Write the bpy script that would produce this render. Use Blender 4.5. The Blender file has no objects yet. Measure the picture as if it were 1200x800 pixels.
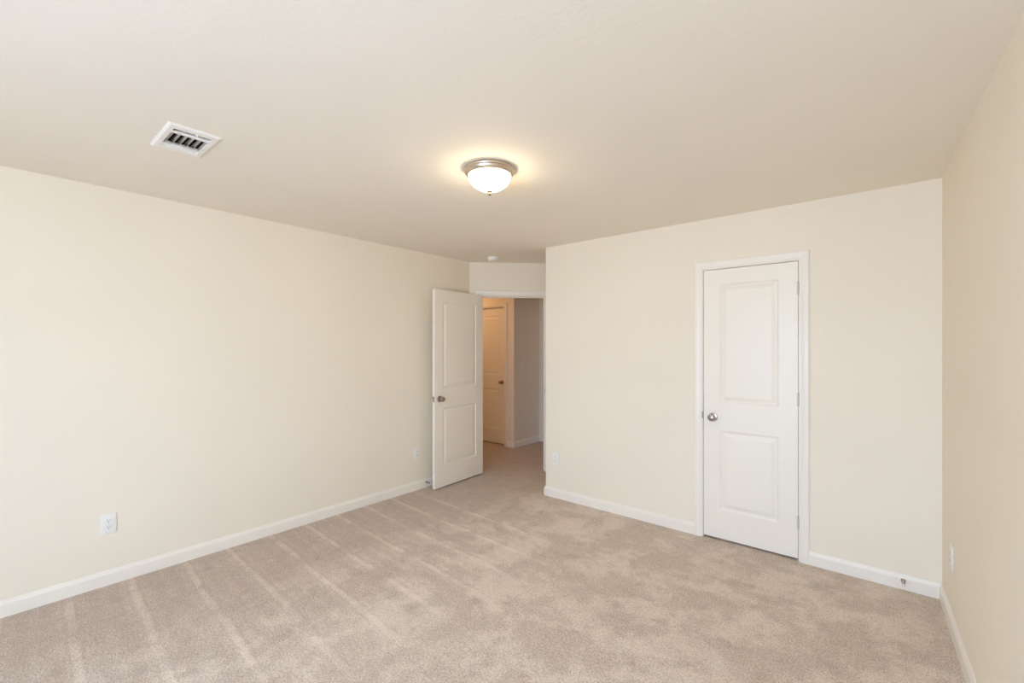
import bpy, bmesh, math
from mathutils import Matrix, Vector

sc = bpy.context.scene
COL = sc.collection
R = math.radians

# ------------------------------------------------------------------ camera
H = 1.46
CEIL = 2.44
cam_d = bpy.data.cameras.new('camera')
cam = bpy.data.objects.new('camera', cam_d)
COL.objects.link(cam)
cam.location = (0, 0, H)
cam.rotation_euler = (R(90), 0, R(39.9))
cam_d.sensor_width = 36
cam_d.lens = 518.0 / 1200 * 36
cam_d.shift_y = 6.5 / 1200
cam_d.clip_start = 0.02
sc.camera = cam

# ------------------------------------------------------------------ light
WINDOW_LIGHT = 13.8
SKY_TOP = (0.59, 0.83, 1.23, 1)
SKY_LOW = (0.54, 0.69, 0.95, 1)
LAMP_GLOW = 28.0
HALL_GLOW = 25.0
sc.view_settings.view_transform = 'Standard'
sc.view_settings.look = 'None'
sc.view_settings.gamma = 1
sc.view_settings.use_curve_mapping = False
sc.view_settings.exposure = 0.21
sc.cycles.use_denoising = True
sc.cycles.max_bounces = 16
sc.cycles.diffuse_bounces = 12
sc.cycles.sample_clamp_indirect = 8

world = bpy.data.worlds.new('world')
sc.world = world
world.use_nodes = True
wn, wl = world.node_tree.nodes, world.node_tree.links
wn.clear()
wo = wn.new('ShaderNodeOutputWorld')
bg = wn.new('ShaderNodeBackground')
tc = wn.new('ShaderNodeTexCoord')
sx = wn.new('ShaderNodeSeparateXYZ')
rp = wn.new('ShaderNodeValToRGB')
mr = wn.new('ShaderNodeMapRange')
mr.inputs['From Min'].default_value = -1
rp.color_ramp.elements[0].position = 0.47
rp.color_ramp.elements[0].color = SKY_LOW
rp.color_ramp.elements[1].position = 0.53
rp.color_ramp.elements[1].color = SKY_TOP
wl.new(tc.outputs['Generated'], sx.inputs[0])
wl.new(sx.outputs['Z'], mr.inputs['Value'])
wl.new(mr.outputs[0], rp.inputs[0])
wl.new(rp.outputs[0], bg.inputs['Color'])
bg.inputs['Strength'].default_value = WINDOW_LIGHT
wl.new(bg.outputs[0], wo.inputs[0])

# the room's windows are on the wall behind the camera
WIN_Y = -1.9
WIN = [(-1.65, 0.3)]          # spans in x
WIN_Z = (0.62, 2.08)
for a, b in WIN:
    pd = bpy.data.lights.new('window_portal', 'AREA')
    pd.shape = 'RECTANGLE'
    pd.size = b - a
    pd.size_y = WIN_Z[1] - WIN_Z[0]
    pd.cycles.is_portal = True
    po = bpy.data.objects.new('window_portal', pd)
    COL.objects.link(po)
    po.location = ((a + b) / 2, WIN_Y - 0.06, sum(WIN_Z) / 2)
    po.rotation_euler = (R(90), 0, 0)       # -Z of the lamp looks to +Y


# ------------------------------------------------------------------ materials
def srgb(r, g, b):
    def f(c):
        c /= 255
        return c / 12.92 if c <= 0.04045 else ((c + 0.055) / 1.055) ** 2.4
    return (f(r), f(g), f(b), 1)


def base_mat(name, color, rough=0.6, metal=0.0):
    m = bpy.data.materials.new(name)
    m.use_nodes = True
    n = m.node_tree.nodes
    p = n['Principled BSDF']
    p.inputs['Base Color'].default_value = color
    p.inputs['Roughness'].default_value = rough
    p.inputs['Metallic'].default_value = metal
    return m, n, m.node_tree.links, p


def painted(name, color, rough, scale, strength, dist=0.002, var=0.03):
    m, n, l, p = base_mat(name, color, rough)
    t = n.new('ShaderNodeTexCoord')
    a = n.new('ShaderNodeTexNoise')
    a.inputs['Scale'].default_value = scale
    a.inputs['Detail'].default_value = 3
    b = n.new('ShaderNodeBump')
    b.inputs['Strength'].default_value = strength
    b.inputs['Distance'].default_value = dist
    l.new(t.outputs['Object'], a.inputs['Vector'])
    l.new(a.outputs['Fac'], b.inputs['Height'])
    l.new(b.outputs[0], p.inputs['Normal'])
    c = n.new('ShaderNodeTexNoise')
    c.inputs['Scale'].default_value = 1.3
    r = n.new('ShaderNodeValToRGB')
    r.color_ramp.elements[0].position = 0.3
    r.color_ramp.elements[1].position = 0.7
    r.color_ramp.elements[0].color = [x * (1 - var) for x in color[:3]] + [1]
    r.color_ramp.elements[1].color = color
    l.new(t.outputs['Object'], c.inputs['Vector'])
    l.new(c.outputs['Fac'], r.inputs[0])
    l.new(r.outputs[0], p.inputs['Base Color'])
    return m


M_WALL = painted('beige_wall_paint', srgb(238, 229, 211), 0.75, 220, 0.12)
M_CEIL = painted('ceiling_paint', srgb(238, 231, 218), 0.85, 60, 0.22, 0.003)
M_TRIM = painted('white_trim_paint', srgb(240, 234, 222), 0.35, 60, 0.03)
M_DOOR = painted('white_door_paint', srgb(241, 235, 222), 0.38, 90, 0.04)
M_PLASTIC = painted('white_plastic', srgb(238, 235, 229), 0.3, 200, 0.01, var=0.01)
M_SLOT = base_mat('dark_slot', srgb(40, 38, 36), 0.8)[0]
M_NICKEL = base_mat('satin_nickel', srgb(176, 168, 158), 0.28, 1.0)[0]
M_BRUSH = base_mat('brushed_nickel_ring', srgb(205, 190, 172), 0.34, 1.0)[0]
M_DUCT = base_mat('dark_duct', srgb(60, 52, 46), 0.8)[0]
M_FINIAL = base_mat('dark_satin_nickel', srgb(120, 108, 98), 0.45, 0.6)[0]
M_HINGE = base_mat('pale_satin_hinge', srgb(205, 200, 190), 0.45)[0]
M_RUBBER = base_mat('white_rubber', srgb(225, 225, 222), 0.6)[0]


def glow_mat(name, color, strength):
    m = bpy.data.materials.new(name)
    m.use_nodes = True
    n, l = m.node_tree.nodes, m.node_tree.links
    p = n['Principled BSDF']
    p.inputs['Base Color'].default_value = (0.9, 0.88, 0.85, 1)
    p.inputs['Roughness'].default_value = 0.25
    p.inputs['Emission Color'].default_value = color
    p.inputs['Emission Strength'].default_value = strength
    return m


M_GLASS = glow_mat("lit_frosted_glass", (1.0, 0.81, 0.52, 1), LAMP_GLOW)
M_HALLGLASS = glow_mat('lit_amber_glass', (1.0, 0.60, 0.33, 1), HALL_GLOW)


def carpet():
    m, n, l, p = base_mat('beige_carpet', srgb(200, 180, 160), 0.95)
    p.inputs['Sheen Weight'].default_value = 0.25
    p.inputs['Sheen Roughness'].default_value = 0.5
    t = n.new('ShaderNodeTexCoord')

    def noise(scale, detail=3, rough=0.6, vec=None, dist=0.0):
        a = n.new('ShaderNodeTexNoise')
        a.inputs['Scale'].default_value = scale
        a.inputs['Detail'].default_value = detail
        a.inputs['Roughness'].default_value = rough
        a.inputs['Distortion'].default_value = dist
        l.new(vec or t.outputs['Object'], a.inputs['Vector'])
        return a.outputs['Fac']

    def ramp(src, p0, p1, c0=0.0, c1=1.0):
        r = n.new('ShaderNodeMapRange')
        r.interpolation_type = 'SMOOTHSTEP'
        r.inputs['From Min'].default_value = p0
        r.inputs['From Max'].default_value = p1
        r.inputs['To Min'].default_value = c0
        r.inputs['To Max'].default_value = c1
        l.new(src, r.inputs['Value'])
        return r.outputs[0]

    def math_(op, a, b):
        q = n.new('ShaderNodeMath')
        q.operation = op
        for i, s in enumerate((a, b)):
            if isinstance(s, (int, float)):
                q.inputs[i].default_value = s
            else:
                l.new(s, q.inputs[i])
        return q.outputs[0]

    # trodden patches where the pile lies one way or the other
    patch = ramp(noise(3.1, 6, 0.68, dist=0.25), 0.42, 0.60)
    marks = ramp(noise(7.5, 3, 0.6), 0.56, 0.68)
    small = ramp(noise(16.0, 5, 0.75), 0.32, 0.68)
    # vacuum tracks: lines running away from the left wall, about 28 cm apart
    sep = n.new('ShaderNodeSeparateXYZ')
    l.new(t.outputs['Object'], sep.inputs[0])
    wob = math_('MULTIPLY', math_('SUBTRACT', noise(1.5, 3), 0.5), 0.07)
    yy = math_('ADD', math_('ADD', sep.outputs['Y'], wob), math_('MULTIPLY', sep.outputs['X'], 0.05))

    def track(period, phase, w):
        f = math_('FRACT', math_('DIVIDE', math_('ADD', yy, 50 + phase), period), 0)
        d = math_('ABSOLUTE', math_('SUBTRACT', f, 0.5), 0)
        return ramp(d, w, w * 0.3)
    tr = math_('ADD', track(0.275, 0.05, 0.10), math_('MULTIPLY', track(0.092, 0.0, 0.28), 0.28))
    zone = math_('MULTIPLY', ramp(sep.outputs['X'], -1.5, -2.3), ramp(sep.outputs['Y'], 3.3, 2.6))
    zone = math_('MULTIPLY', zone, ramp(noise(4.2, 4), 0.36, 0.56, 0.25, 1.0))
    tracks = math_('MULTIPLY', tr, zone)
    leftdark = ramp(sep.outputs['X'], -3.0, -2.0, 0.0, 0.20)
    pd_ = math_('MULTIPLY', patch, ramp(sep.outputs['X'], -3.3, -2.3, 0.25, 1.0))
    fine = noise(170, 2, 0.8)
    finer = noise(420, 1, 0.8)
    grain = noise(85, 3, 0.85)
    v = math_('ADD', math_('MULTIPLY', pd_, 0.30), math_('MULTIPLY', small, 0.16))
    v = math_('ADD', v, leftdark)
    v = math_('SUBTRACT', v, math_('MULTIPLY', marks, 0.15))
    v = math_('ADD', v, math_('MULTIPLY', tracks, 0.32))
    v = math_('ADD', v, math_('MULTIPLY', math_('SUBTRACT', ramp(fine, 0.3, 0.7), 0.5), 0.55))
    v = math_('ADD', v, math_('MULTIPLY', math_('SUBTRACT', ramp(grain, 0.35, 0.65), 0.5), 0.42))
    v = math_('ADD', v, 0.08)
    r = n.new('ShaderNodeValToRGB')
    r.color_ramp.elements[0].position = 0.0
    r.color_ramp.elements[0].color = srgb(173, 151, 132)
    r.color_ramp.elements[1].position = 1.0
    r.color_ramp.elements[1].color = srgb(242, 226, 208)
    l.new(v, r.inputs[0])
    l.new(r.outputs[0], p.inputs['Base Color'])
    hgt = math_('ADD', math_('MULTIPLY', fine, 1.0), math_('MULTIPLY', finer, 0.5))
    hgt = math_('ADD', hgt, math_('MULTIPLY', small, 0.3))
    b = n.new('ShaderNodeBump')
    b.inputs['Strength'].default_value = 0.7
    b.inputs['Distance'].default_value = 0.006
    l.new(hgt, b.inputs['Height'])
    l.new(b.outputs[0], p.inputs['Normal'])
    return m


M_CARPET = carpet()


# ------------------------------------------------------------------ mesh helpers
def link(name, bm, mat, parent=None, smooth=False, matrix=None):
    bmesh.ops.remove_doubles(bm, verts=bm.verts, dist=1e-6)
    bmesh.ops.recalc_face_normals(bm, faces=bm.faces)
    me = bpy.data.meshes.new(name)
    bm.to_mesh(me)
    bm.free()
    me.materials.append(mat)
    if smooth:
        for f in me.polygons:
            f.use_smooth = True
        me.set_sharp_from_angle(angle=R(38))
    o = bpy.data.objects.new(name, me)
    COL.objects.link(o)
    if parent:
        o.parent = parent
    if matrix is not None:
        o.matrix_world = matrix
    return o


def box(bm, x0, x1, y0, y1, z0, z1, bev=0.0, seg=2):
    g = bmesh.ops.create_cube(bm, size=1)
    for v in g['verts']:
        v.co = Vector(((v.co.x + .5) * (x1 - x0) + x0, (v.co.y + .5) * (y1 - y0) + y0, (v.co.z + .5) * (z1 - z0) + z0))
    if bev:
        ed = list({e for v in g['verts'] for e in v.link_edges})
        bmesh.ops.bevel(bm, geom=ed, offset=bev, segments=seg, affect='EDGES', profile=0.5)


def lathe(bm, prof, axis='Z', origin=(0, 0, 0), seg=48):
    """prof: (radius, height) pairs from one end to the other"""
    o = Vector(origin)

    def place(r, h, a):
        c, s = r * math.cos(a), r * math.sin(a)
        if axis == 'Z':
            return o + Vector((c, s, h))
        if axis == 'Y':
            return o + Vector((c, h, s))
        return o + Vector((h, c, s))
    rings = []
    for r, h in prof:
        if r < 1e-6:
            rings.append([bm.verts.new(place(0, h, 0))])
        else:
            rings.append([bm.verts.new(place(r, h, 2 * math.pi * k / seg)) for k in range(seg)])
    for a, b in zip(rings, rings[1:]):
        for k in range(seg):
            k2 = (k + 1) % seg
            if len(a) == 1 and len(b) == 1:
                continue
            if len(a) == 1:
                bm.faces.new((a[0], b[k], b[k2]))
            elif len(b) == 1:
                bm.faces.new((a[k], b[0], a[k2]))
            else:
                bm.faces.new((a[k], b[k], b[k2], a[k2]))


def tube(bm, pts, rad, seg=8):
    rings = []
    for i, p in enumerate(pts):
        p = Vector(p)
        q = Vector(pts[min(i + 1, len(pts) - 1)]) - Vector(pts[max(i - 1, 0)])
        q.normalize()
        up = Vector((0, 0, 1)) if abs(q.z) < 0.9 else Vector((1, 0, 0))
        a = q.cross(up).normalized()
        b = q.cross(a)
        rings.append([bm.verts.new(p + rad * (math.cos(t) * a + math.sin(t) * b)) for t in [2 * math.pi * k / seg for k in range(seg)]])
    for a, b in zip(rings, rings[1:]):
        for k in range(seg):
            bm.faces.new((a[k], b[k], b[(k + 1) % seg], a[(k + 1) % seg]))
    bm.faces.new(rings[0])
    bm.faces.new(rings[-1])


def tag(o, label, cat=None, group=None, kind=None):
    o['label'] = label
    if cat:
        o['category'] = cat
    if group:
        o['group'] = group
    if kind:
        o['kind'] = kind
    return o


def frame_at(p, ang):
    """local x runs along the wall, y points into the wall, z up"""
    return Matrix.Translation((p[0], p[1], 0)) @ Matrix.Rotation(ang, 4, 'Z')


# ------------------------------------------------------------------ plan of the place
XW = -3.65                                   # left wall
YN = 3.565                                   # wall with the closet
XE = 0.27                                    # right wall at the closet wall
C1 = (XW, 3.60)                              # left wall meets the angled entry wall
C2 = (-2.545, 4.705)                         # far end of the angled wall
XR = -2.545                                  # outer corner beside the entry
EAST_K = 0.0304
YS = WIN_Y
XES = XE + (YN - YS) * EAST_K
T = 0.115

F_W = frame_at((XW, YS), R(90))
L_W = C1[1] - YS
F_D = frame_at(C1, R(45))
L_D = math.hypot(C2[0] - C1[0], C2[1] - C1[1])
F_R = frame_at(C2, R(-90))
L_R = C2[1] - YN - T
F_N = frame_at((XR, YN), 0)
L_N = XE - XR
F_E = frame_at((XE, YN), -R(90) + math.atan(EAST_K))
L_E = math.hypot(XES - XE, YN - YS)
F_S = frame_at((XES, YS), R(180))
L_S = XES - XW


def wall(name, fr, length, label, openings=(), x0=0.0, h=CEIL, t=T):
    bm = bmesh.new()
    x = x0
    for a, b, z0, z1 in openings:
        box(bm, x, a, 0, t, 0, h)
        if z0 > 0:
            box(bm, a, b, 0, t, 0, z0)
        box(bm, a, b, 0, t, z1, h)
        x = b
    box(bm, x, length, 0, t, 0, h)
    return tag(link(name, bm, M_WALL, matrix=fr), label, 'wall', kind='structure')


DH = 2.05                                    # top of the door openings
# entry opening along the angled wall, closet opening along the closet wall
E0, E1 = 0.127, 0.884
K0, K1 = -1.053 - XR - 0.003, -0.4375 - XR + 0.003
J = 0.018                                    # jamb lining thickness

bm = bmesh.new()
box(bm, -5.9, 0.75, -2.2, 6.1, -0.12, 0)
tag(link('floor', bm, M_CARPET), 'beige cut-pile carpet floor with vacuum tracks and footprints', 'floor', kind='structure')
# the ceiling has a hole for the air duct above the register
VX, VY = -2.540, 0.6175
DX0, DX1, DY0, DY1 = VX - .125, VX + .127, VY - .075, VY + .075
bm = bmesh.new()
box(bm, -5.9, DX0, -2.2, 6.1, CEIL, CEIL + 0.12)
box(bm, DX1, 0.75, -2.2, 6.1, CEIL, CEIL + 0.12)
box(bm, DX0, DX1, -2.2, DY0, CEIL, CEIL + 0.12)
box(bm, DX0, DX1, DY1, 6.1, CEIL, CEIL + 0.12)
tag(link('ceiling', bm, M_CEIL), 'plain cream painted ceiling with light texture', 'ceiling', kind='structure')

wall('wall_left', F_W, L_W + 0.08, 'long beige left wall with outlets, brightened by daylight', x0=-T)
wall('wall_entry', F_D, L_D, 'short angled beige wall around the open doorway',
     [(E0 - J, E1 + J, 0, DH + J)], x0=0.0)
wall('wall_return', F_R, L_R, 'short beige side wall between the entry and closet wall')
wall('wall_back', F_N, L_N, 'beige back wall holding the closed closet door', [(K0 - J, K1 + J, 0, DH + J)])
wall('wall_right', F_E, L_E + 0.1, 'beige wall at the right edge, seen at a steep angle', x0=-0.95)
wins = [(XES - b, XES - a, WIN_Z[0], WIN_Z[1]) for a, b in WIN]
wall('wall_front', F_S, L_S + T, 'beige window wall behind the viewpoint', wins, x0=-0.1)

# hallway beyond the doorway
YH = 4.93
F_HA = frame_at((-5.6, YH), 0)
L_HA = -4.085 + 5.6
HD1 = -4.276 + 5.6
HD0 = HD1 - 0.762
wall('wall_hall_back', F_HA, L_HA, 'hallway wall holding the closed door, lit warm orange',
     [(HD0 - .003 - J, HD1 + .003 + J, 0, DH + J)])
F_HB = frame_at((-4.085, YH + T), R(90))
wall('wall_hall_side', F_HB, 5.55 - YH - T, 'dim brown hallway wall with a light switch')
wall('wall_hall_end', frame_at((-5.6, 5.55), 0), 4.1, 'far end wall of the hallway recess')
wall('wall_hall_right', frame_at((-1.6, 5.55), R(-90)), 1.05, 'hallway wall on the right side')
wall('wall_hall_return', frame_at((-1.6, 4.5), R(180)), 0.83, 'hallway wall behind the closet')
wall('wall_hall_front', frame_at((-3.69, 3.80), R(180)), 1.91, 'hallway wall facing the hallway door')
wall('wall_hall_left', frame_at((-5.6, 3.685), R(90)), 1.98, 'hallway wall at its left end')
# closet shell behind the closet door
wall('wall_closet_back', frame_at((-2.43, 4.27), 0), 2.82, 'back wall inside the closet')


# ------------------------------------------------------------------ baseboards
BASE_PROF = [(0, 0), (0.014, 0), (0.014, 0.066), (0.0125, 0.072), (0.009, 0.078), (0.0075, 0.084), (0.004, 0.090), (0, 0.090)]


def baseboard(name, pts, label):
    """pts: clockwise run along wall faces (world), the room on the right hand"""
    P = [Vector((a, b)) for a, b in pts]
    offs = []
    for i, p in enumerate(P):
        def nrm(a, b):
            d = (b - a).normalized()
            return Vector((d.y, -d.x))
        if i == 0:
            n = nrm(P[0], P[1])
        elif i == len(P) - 1:
            n = nrm(P[-2], P[-1])
        else:
            a, b = nrm(P[i - 1], P[i]), nrm(P[i], P[i + 1])
            n = (a + b) / (1 + a.dot(b))
        offs.append(n)
    bm = bmesh.new()
    rings = [[bm.verts.new((p.x + n.x * o, p.y + n.y * o, z)) for o, z in BASE_PROF] for p, n in zip(P, offs)]
    for a, b in zip(rings, rings[1:]):
        k = len(a)
        for i in range(k):
            bm.faces.new((a[i], b[i], b[(i + 1) % k], a[(i + 1) % k]))
    bm.faces.new(rings[0])
    bm.faces.new(rings[-1])
    return tag(link(name, bm, M_TRIM), label, 'baseboard', kind='structure')


def on(fr, x):
    v = fr @ Vector((x, 0, 0))
    return (v.x, v.y)


CW = 0.057                                   # casing width
RV = 0.005                                   # reveal
baseboard('baseboard_left', [(XES, YS), (XW, YS), C1, on(F_D, E0 - RV - CW)], 'white baseboard along the left wall')
baseboard('baseboard_back', [on(F_D, E1 + RV + CW), C2, (XR, YN), on(F_N, K0 - RV - CW)],
          'white baseboard between the entry corner and the closet door')
baseboard('baseboard_right', [on(F_N, K1 + RV + CW), (XE, YN), (XES, YS + 0.002)],
          'white baseboard right of the closet door and along the right wall')
baseboard('baseboard_hall', [on(F_HA, HD1 + .003 + RV + CW), (-4.085, YH), (-4.085, 5.55), (-1.6, 5.55)],
          'white baseboard around the hallway corner')

# ------------------------------------------------------------------ casings and jambs
CAS = [(0, 0), (0, 0.008), (0.004, 0.010), (0.010, 0.010), (0.018, 0.013), (0.032, 0.016), (0.050, 0.017), (0.057, 0.014), (0.057, 0)]


def doorframe(name, fr, a, b, h, label, both=False, stop=0.045):
    """casing is the top-level mesh; the jamb lining is its child"""
    def casing(side):
        bm = bmesh.new()
        rings = []
        for ix in range(4):
            ring = []
            for o, t in CAS:
                o += RV
                x = a - o if ix in (0, 1) else b + o
                z = 0 if ix in (0, 3) else h + o
                y = -t if side == 0 else T + t
                ring.append(bm.verts.new((x, y, z)))
            rings.append(ring)
        for p, q in zip(rings, rings[1:]):
            k = len(p)
            for i in range(k):
                bm.faces.new((p[i], q[i], q[(i + 1) % k], p[(i + 1) % k]))
        bm.faces.new(rings[0])
        bm.faces.new(rings[-1])
        return bm
    o = tag(link(name, casing(0), M_TRIM, matrix=fr), label, 'trim', kind='structure')
    if both:
        c = link('rear_casing', casing(1), M_TRIM, parent=o)
    bm = bmesh.new()
    box(bm, a - J, a, 0, T, 0, h + J)
    box(bm, b, b + J, 0, T, 0, h + J)
    box(bm, a, b, 0, T, h, h + J)
    link('jamb', bm, M_TRIM, parent=o)
    bm = bmesh.new()
    box(bm, a, a + .011, stop, stop + .035, 0, h)
    box(bm, b - .011, b, stop, stop + .035, 0, h)
    box(bm, a + .011, b - .011, stop, stop + .035, h - .011, h)
    link('door_stop_strip', bm, M_TRIM, parent=o)
    return o


trim1 = doorframe('trim_1', F_N, K0, K1, DH, 'white moulded casing around the closed closet door')
trim2 = doorframe('trim_2', F_D, E0, E1, DH, 'white moulded casing around the open entry doorway', both=True)
trim3 = doorframe('trim_3', F_HA, HD0 - .003, HD1 + .003, DH, 'casing around the hallway door, tinted warm by lamp light')


def plate(parent, x, y, z, facing, w=0.026, h=0.058):
    """latch or strike plate, facing +-x or -y in the parent's frame"""
    bm = bmesh.new()
    t = 0.0015
    if facing == 'y':
        box(bm, x - w / 2, x + w / 2, y - t, y, z - h / 2, z + h / 2, 0.0006)
    else:
        s = 1 if facing == '+x' else -1
        x0, x1 = sorted((x, x + s * t))
        box(bm, x0, x1, y - w / 2, y + w / 2, z - h / 2, z + h / 2, 0.0006)
    return link('strike_plate', bm, M_NICKEL, parent=parent)


plate(trim1, K0 - 0.0035, -0.0085, 0.94, 'y', w=0.009, h=0.055)
plate(trim2, E1, 0.022, 0.94, '-x')
plate(trim3, HD1 + .003, 0.022, 0.94, '-x')


# ------------------------------------------------------------------ doors
def panel_door_bm(w, h, t, z0=0.017):
    st = 0.113
    H1 = [(0.232, 0.832), (1.038, 1.935)]
    zs = [z0, H1[0][0], H1[0][1], H1[1][0], H1[1][1], h]
    xs = [0, st, w - st, w]
    bm = bmesh.new()
    prof = [(0, 0), (0.004, 0.0015), (0.012, 0.0075), (0.016, 0.0085), (0.022, 0.0085), (0.026, 0.0075), (0.046, 0.0020), (0.050, 0.0015)]
    for side in (0, 1):
        def P(x, z, d):
            return bm.verts.new((x, d if side == 0 else t - d, z))
        for i in range(3):
            for j in range(5):
                x0, x1, a, b = xs[i], xs[i + 1], zs[j], zs[j + 1]
                if i == 1 and j in (1, 3):
                    prev = None
                    for ins, dep in prof:
                        ring = [P(x0 + ins, a + ins, dep), P(x1 - ins, a + ins, dep), P(x1 - ins, b - ins, dep), P(x0 + ins, b - ins, dep)]
                        if prev:
                            for k in range(4):
                                bm.faces.new((prev[k], prev[(k + 1) % 4], ring[(k + 1) % 4], ring[k]))
                        prev = ring
                    bm.faces.new(prev)
                else:
                    bm.faces.new([P(x0, a, 0), P(x1, a, 0), P(x1, b, 0), P(x0, b, 0)])
    for x in (0, w):
        for j in range(5):
            bm.faces.new([bm.verts.new(c) for c in ((x, 0, zs[j]), (x, t, zs[j]), (x, t, zs[j + 1]), (x, 0, zs[j + 1]))])
    for z in (z0, h):
        for i in range(3):
            bm.faces.new([bm.verts.new(c) for c in ((xs[i], 0, z), (xs[i], t, z), (xs[i + 1], t, z), (xs[i + 1], 0, z))])
    bmesh.ops.remove_doubles(bm, verts=bm.verts, dist=1e-5)
    return bm


def knob(parent, x, y, z, s):
    """s = -1: sticks out towards -y, +1: towards +y"""
    k = bmesh.new()
    lathe(k, [(0, 0), (0.032, 0), (0.032, s * .003), (0.029, s * .007), (0.018, s * .009), (0.0125, s * .012), (0.011, s * .024),
              (0.014, s * .029), (0.022, s * .034), (0.0262, s * .041), (0.0268, s * .047), (0.024, s * .054), (0.016, s * .0585),
              (0.006, s * .060), (0, s * .060)], 'Y', (x, y, z), 40)
    o = link('door_knob', k, M_NICKEL, parent=parent, smooth=True)
    o['label'] = 'satin nickel round knob'
    return o


def hinge(parent, x, y, z, leaf, mat=None):
    """barrel of three knuckles and a leaf plate; leaf = (x0, x1, y0, y1)"""
    bm = bmesh.new()
    for k in range(5):
        a = z - 0.044 + k * 0.0177
        lathe(bm, [(0, a), (0.0055, a), (0.0055, a + .0168), (0, a + .0168)], 'Z', (x, y, 0), 16)
    lathe(bm, [(0, z + .0445), (0.004, z + .0445), (0.0045, z + .047), (0, z + .049)], 'Z', (x, y, 0), 16)
    box(bm, leaf[0], leaf[1], leaf[2], leaf[3], z - .044, z + .044)
    return link('hinge', bm, mat or M_NICKEL, parent=parent, smooth=True)


def latch(parent, x, y, z, s):
    bm = bmesh.new()
    x0, x1 = sorted((x, x + s * .0012))
    box(bm, x0, x1, y - .0125, y + .0125, z - .028, z + .028)
    x0, x1 = sorted((x + s * .0012, x + s * .009))
    box(bm, x0, x1, y - .006, y + .006, z - .008, z + .008, 0.001)
    return link('latch', bm, M_NICKEL, parent=parent)


# closet door (closed), flush with the room face of its jamb
wc = K1 - K0 - 0.006
d1 = link('door_1', panel_door_bm(wc, 2.046, 0.035), M_DOOR, matrix=F_N @ Matrix.Translation((K0 + 0.003, 0.002, 0)))
tag(d1, 'closed white two-panel closet door with knob on its left', 'door', kind='structure')
knob(d1, 0.068, 0, 0.928, -1)
for hz in (0.26, 1.10, 1.86):
    hinge(d1, wc + 0.001, -0.005, hz, (wc - .0005, wc + .001, -0.004, 0.03), M_HINGE)

# entry door, swung open against the left wall
pin = F_D @ Vector((E0 + 0.004, -0.012, 0))
dang = math.atan2(-0.7505, 0.040)
M2 = Matrix.Translation((pin.x - 0.004, pin.y, 0)) @ Matrix.Rotation(dang, 4, 'Z')
d2 = link('door_2', panel_door_bm(0.745, 2.048, 0.035), M_DOOR, matrix=M2 @ Matrix.Translation((0.006, 0.004, 0)))
tag(d2, 'open white two-panel entry door swung toward the left wall', 'door', kind='structure')
knob(d2, 0.745 - 0.064, 0.035, 0.928, 1)
knob(d2, 0.745 - 0.064, 0.0, 0.928, -1)
latch(d2, 0.745, 0.0175, 0.928, 1)
for hz in (0.26, 1.10, 1.86):
    hinge(d2, -0.003, -0.003, hz, (-.0015, 0.0, -.002, 0.03))

# hallway door (closed)
d3 = link('door_3', panel_door_bm(0.762, 2.046, 0.035), M_DOOR, matrix=F_HA @ Matrix.Translation((HD0, 0.035, 0)))
tag(d3, 'closed panel door seen through the doorway in warm light', 'door', kind='structure')
knob(d3, 0.762 - 0.068, 0, 0.935, -1)


# ------------------------------------------------------------------ electrical plates
def outlet(name_m, label, group=None):
    root = bpy.data.objects.new('wall_outlet', None)
    COL.objects.link(root)
    root.matrix_world = name_m
    tag(root, label, 'outlet')
    bm = bmesh.new()
    box(bm, -.038, .038, -.006, 0, -.061, .061, 0.003, 3)
    link('cover_plate', bm, M_PLASTIC, parent=root, smooth=True)
    for s in (-1, 1):
        bm = bmesh.new()
        z = s * 0.0195
        ring = []
        for k in range(32):
            a = 2 * math.pi * k / 32
            x, zz = 0.0172 * math.cos(a), 0.0172 * math.sin(a)
            zz = max(-0.0140, min(0.0140, zz))
            ring.append((x, z + zz))
        f = [bm.verts.new((x, -.0082, q)) for x, q in ring]
        g = [bm.verts.new((x, -.005, q)) for x, q in ring]
        bm.faces.new(f)
        for k in range(32):
            bm.faces.new((f[k], g[k], g[(k + 1) % 32], f[(k + 1) % 32]))
        face = link('receptacle', bm, M_PLASTIC, parent=root)
        bm = bmesh.new()
        box(bm, -.0075, -.0052, -.0086, -.0075, z - .001, z + .0085)
        box(bm, .0052, .0075, -.0086, -.0075, z + .0005, z + .0075)
        lathe(bm, [(0, -.0086), (.0026, -.0086), (.0026, -.0075), (0, -.0075)], 'Y', (0, 0, z - .0075), 12)
        link('slot', bm, M_SLOT, parent=face)
    bm = bmesh.new()
    lathe(bm, [(0, -.0075), (.0025, -.0072), (.003, -.006), (0, -.0055)], 'Y', (0, 0, 0), 14)
    link('screw', bm, M_RUBBER, parent=root, smooth=True)
    return root


def spot(fr, x, z):
    return fr @ Matrix.Translation((x, 0, z))


outlet(spot(F_W, 0.495 - YS, 0.372), 'white duplex outlet low on the left wall, nearest the left edge')
outlet(spot(F_W, 2.843 - YS, 0.373), 'small white outlet on the left wall beside the open door')
outlet(spot(F_N, 0.117, 0.378), 'white duplex outlet beside the entry corner on the closet wall')
outlet(spot(F_E, 0.355, 0.375), 'white outlet on the right wall, seen almost edge-on')

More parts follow.
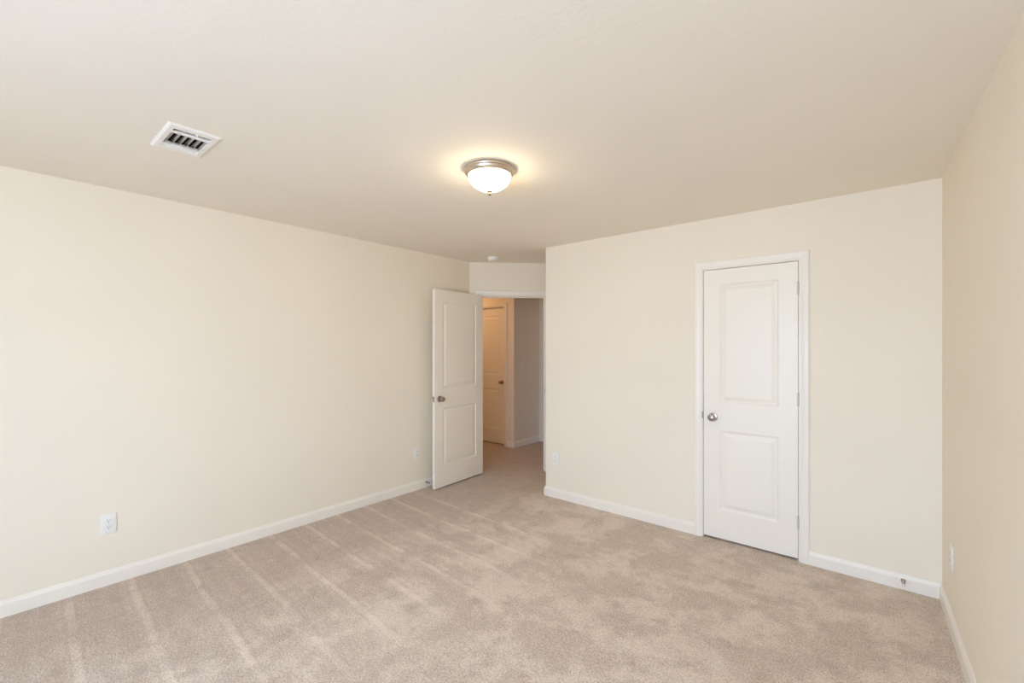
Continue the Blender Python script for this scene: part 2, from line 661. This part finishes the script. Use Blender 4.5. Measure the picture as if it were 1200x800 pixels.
sw = bpy.data.objects.new('light_switch', None)
COL.objects.link(sw)
sw.matrix_world = spot(F_HB, 0.07, 1.18)
tag(sw, 'small light switch on the dim hallway wall beyond the doorway', 'switch')
bm = bmesh.new()
box(bm, -.035, .035, -.006, 0, -.057, .057, 0.003, 3)
link('cover_plate', bm, M_PLASTIC, parent=sw, smooth=True)
bm = bmesh.new()
box(bm, -.005, .005, -.016, -.005, -.002, .010, 0.001)
link('toggle', bm, M_PLASTIC, parent=sw)
for s in (-1, 1):
    bm = bmesh.new()
    lathe(bm, [(0, -.0075), (.0025, -.0072), (.003, -.006), (0, -.0055)], 'Y', (0, 0, s * .03), 12)
    link('screw', bm, M_RUBBER, parent=sw)


# ------------------------------------------------------------------ spring door stops
def door_stop(fr, x, label):
    root = bpy.data.objects.new('door_stop', None)
    COL.objects.link(root)
    root.matrix_world = fr @ Matrix.Translation((x, -0.0138, 0.055))
    tag(root, label, 'door stop')
    bm = bmesh.new()
    lathe(bm, [(0, 0), (.012, 0), (.012, -.002), (.008, -.006), (0, -.006)], 'Y', (0, 0, 0), 24)
    link('mounting_base', bm, M_NICKEL, parent=root, smooth=True)
    bm = bmesh.new()
    n, turns, L = 26, 20, 0.058
    pts = []
    for i in range(turns * 10 + 1):
        a = 2 * math.pi * i / 10
        f = i / (turns * 10)
        r = 0.0075 - 0.0025 * f
        pts.append((r * math.cos(a), -.004 - L * f, r * math.sin(a)))
    tube(bm, pts, 0.0012, 6)
    link('spring', bm, M_NICKEL, parent=root, smooth=True)
    bm = bmesh.new()
    lathe(bm, [(0, -.060), (.006, -.060), (.0075, -.064), (.0075, -.073), (.005, -.077), (0, -.078)], 'Y', (0, 0, 0), 24)
    link('rubber_tip', bm, M_RUBBER, parent=root, smooth=True)
    return root


door_stop(F_N, 0.100 - XR, 'small spring door stop on the baseboard right of the closet door')
door_stop(F_W, 2.96 - YS, 'small spring door stop on the left baseboard by the open door')


# ------------------------------------------------------------------ ceiling lamps
def ceiling_lamp(x, y, glass, label):
    root = bpy.data.objects.new('ceiling_lamp', None)
    COL.objects.link(root)
    root.location = (x, y, CEIL)
    tag(root, label, 'ceiling lamp')
    bm = bmesh.new()
    lathe(bm, [(0, 0), (.134, 0), (.139, -.003), (.141, -.008), (.141, -.013), (.138, -.018), (.135, -.020), (.134, -.024),
               (.131, -.031), (.126, -.037), (.122, -.040), (.118, -.040), (.117, -.036), (.117, -.010), (0, -.010)], 'Z', (0, 0, 0), 96)
    link('metal_ring', bm, M_BRUSH, parent=root, smooth=True)
    bm = bmesh.new()
    pr = []
    for k in range(15):
        a = math.pi / 2 * k / 14
        pr.append((0.1165 * math.cos(a) ** 1.15 if k < 14 else 0, -.037 - 0.085 * math.sin(a)))
    lathe(bm, pr, 'Z', (0, 0, 0), 96)
    link('glass_bowl', bm, glass, parent=root, smooth=True)
    bm = bmesh.new()
    lathe(bm, [(0, -.118), (.016, -.118), (.017, -.123), (.012, -.127), (.0095, -.131), (.0105, -.136), (.008, -.142), (0, -.145)], 'Z', (0, 0, 0), 32)
    link('finial', bm, M_FINIAL, parent=root, smooth=True)
    return root


ceiling_lamp(-1.659, 1.792, M_GLASS, 'lit flush ceiling lamp with frosted bowl and nickel ring')
ceiling_lamp(-4.85, 4.25, M_HALLGLASS, 'warm flush lamp on the hallway ceiling behind the door')

# ------------------------------------------------------------------ smoke detector
sd = bpy.data.objects.new('smoke_detector', None)
COL.objects.link(sd)
sd.location = (-3.263, 3.577, CEIL)
tag(sd, 'small round white smoke detector on the ceiling before the entry', 'smoke detector')
bm = bmesh.new()
lathe(bm, [(0, 0), (.066, 0), (.067, -.004), (.067, -.012), (0, -.012)], 'Z', (0, 0, 0), 48)
link('mounting_base', bm, M_PLASTIC, parent=sd, smooth=True)
bm = bmesh.new()
lathe(bm, [(0, -.012), (.060, -.012), (.060, -.028), (.056, -.036), (.046, -.041), (.02, -.043), (0, -.043)], 'Z', (0, 0, 0), 48)
link('detector_cover', bm, M_PLASTIC, parent=sd, smooth=True)
bm = bmesh.new()
lathe(bm, [(0, -.043), (.009, -.043), (.008, -.0455), (0, -.046)], 'Z', (0.02, -0.02, 0), 20)
link('test_button', bm, M_RUBBER, parent=sd, smooth=True)

# ------------------------------------------------------------------ ceiling register
# long side runs east-west; three banks of louvres, the middle one runs east-west
vt = bpy.data.objects.new('ceiling_vent', None)
COL.objects.link(vt)
vt.location = (VX, VY, CEIL)
tag(vt, 'white louvred air register on the ceiling at upper left', 'vent')
bm = bmesh.new()


def rect_ring(bm, rects):
    prev = None
    for x0, x1, y0, y1, z in rects:
        ring = [bm.verts.new(c) for c in ((x0, y0, z), (x1, y0, z), (x1, y1, z), (x0, y1, z))]
        if prev:
            for k in range(4):
                bm.faces.new((prev[k], prev[(k + 1) % 4], ring[(k + 1) % 4], ring[k]))
        prev = ring


X0, X1, Y0, Y1 = -.165, .167, -.102, .102
ix0, ix1, iy0, iy1 = -.125, .127, -.075, .075
rect_ring(bm, [(X0, X1, Y0, Y1, 0), (X0 + .001, X1 - .001, Y0 + .001, Y1 - .001, -.003),
               (X0 + .010, X1 - .010, Y0 + .010, Y1 - .010, -.008), (ix0 + .002, ix1 - .002, iy0 + .002, iy1 - .002, -.008),
               (ix0 + .003, ix1 - .003, iy0 + .003, iy1 - .003, 0.012)])
link('register_frame', bm, M_PLASTIC, parent=vt)
bm = bmesh.new()
e = .0005
rect_ring(bm, [(ix0 + e, ix1 - e, iy0 + e, iy1 - e, 0.012), (ix0 + e, ix1 - e, iy0 + e, iy1 - e, 0.110)])
bm.faces.new([bm.verts.new(c) for c in ((ix0, iy0, .110), (ix1, iy0, .110), (ix1, iy1, .110), (ix0, iy1, .110))])
link('duct_opening', bm, M_DUCT, parent=vt)
for a in (-.092, .074):
    bm = bmesh.new()
    box(bm, a, a + .012, iy0 + .003, iy1 - .003, -.008, .008)
    link('divider', bm, M_PLASTIC, parent=vt)


def blade(name, axis, c, a0, a1, w, tilt, z, mat):
    """thin blade centred at c across its axis, from a0 to a1 along it"""
    bm = bmesh.new()
    d, h = w / 2 * math.sin(tilt), w / 2 * math.cos(tilt)
    q = [(a0, c - d, z - h), (a1, c - d, z - h), (a1, c + d, z + h), (a0, c + d, z + h)]
    if axis == 'y':
        q = [(m, l, n_) for l, m, n_ in q]
    f = bm.faces.new([bm.verts.new(v) for v in q])
    bmesh.ops.solidify(bm, geom=[f], thickness=0.001)
    return link(name, bm, mat, parent=vt)


n = 10
for i in range(n):
    blade('louvre', 'x', iy0 + .006 + (iy1 - iy0 - .012) * (i + .5) / n, -.080, .074, .012, R(28 if i % 2 else 46), 0.0, M_PLASTIC)
for i in range(5):
    blade('damper_blade', 'x', iy0 + .026 + .0275 * i, ix0 + .004, ix1 - .004, .0135, R(80), .026, M_PLASTIC)
for i in range(4):
    blade('louvre', 'y', .0905 + .0088 * (i + .5), iy0 + .003, iy1 - .003, .012, R(-62), -.001, M_PLASTIC)
for i in range(3):
    blade('louvre', 'y', -.122 + .010 * (i + .5), iy0 + .003, iy1 - .003, .0135, R(62), -.001, M_PLASTIC)
bm = bmesh.new()
box(bm, .116, .130, 0.010, 0.016, -.016, -.006, 0.001)
link('damper_lever', bm, M_PLASTIC, parent=vt)
for sx_ in (-.150, .152):
    bm = bmesh.new()
    lathe(bm, [(0, -.0095), (.0025, -.009), (.0035, -.0078), (0, -.007)], 'Z', (sx_, 0, 0), 14)
    link('screw', bm, M_RUBBER, parent=vt)

# ------------------------------------------------------------------ window frame behind the viewpoint
for i, (a, b) in enumerate(WIN):
    z0, z1 = WIN_Z
    bm = bmesh.new()
    y0, y1 = YS - .09, YS - .05
    n = 2
    w = (b - a) / n
    for k in range(n):
        p, q = a + k * w, a + (k + 1) * w
        for x0, x1, za, zb in ((p, p + .04, z0, z1), (q - .04, q, z0, z1), (p + .04, q - .04, z0, z0 + .04), (p + .04, q - .04, z1 - .04, z1),
                               (p + .04, q - .04, (z0 + z1) / 2 - .02, (z0 + z1) / 2 + .02)):
            box(bm, x0, x1, y0, y1, za, zb)
    tag(link('window_%d' % (i + 1), bm, M_TRIM), 'white double sash window on the wall behind the viewpoint', 'window', kind='structure')
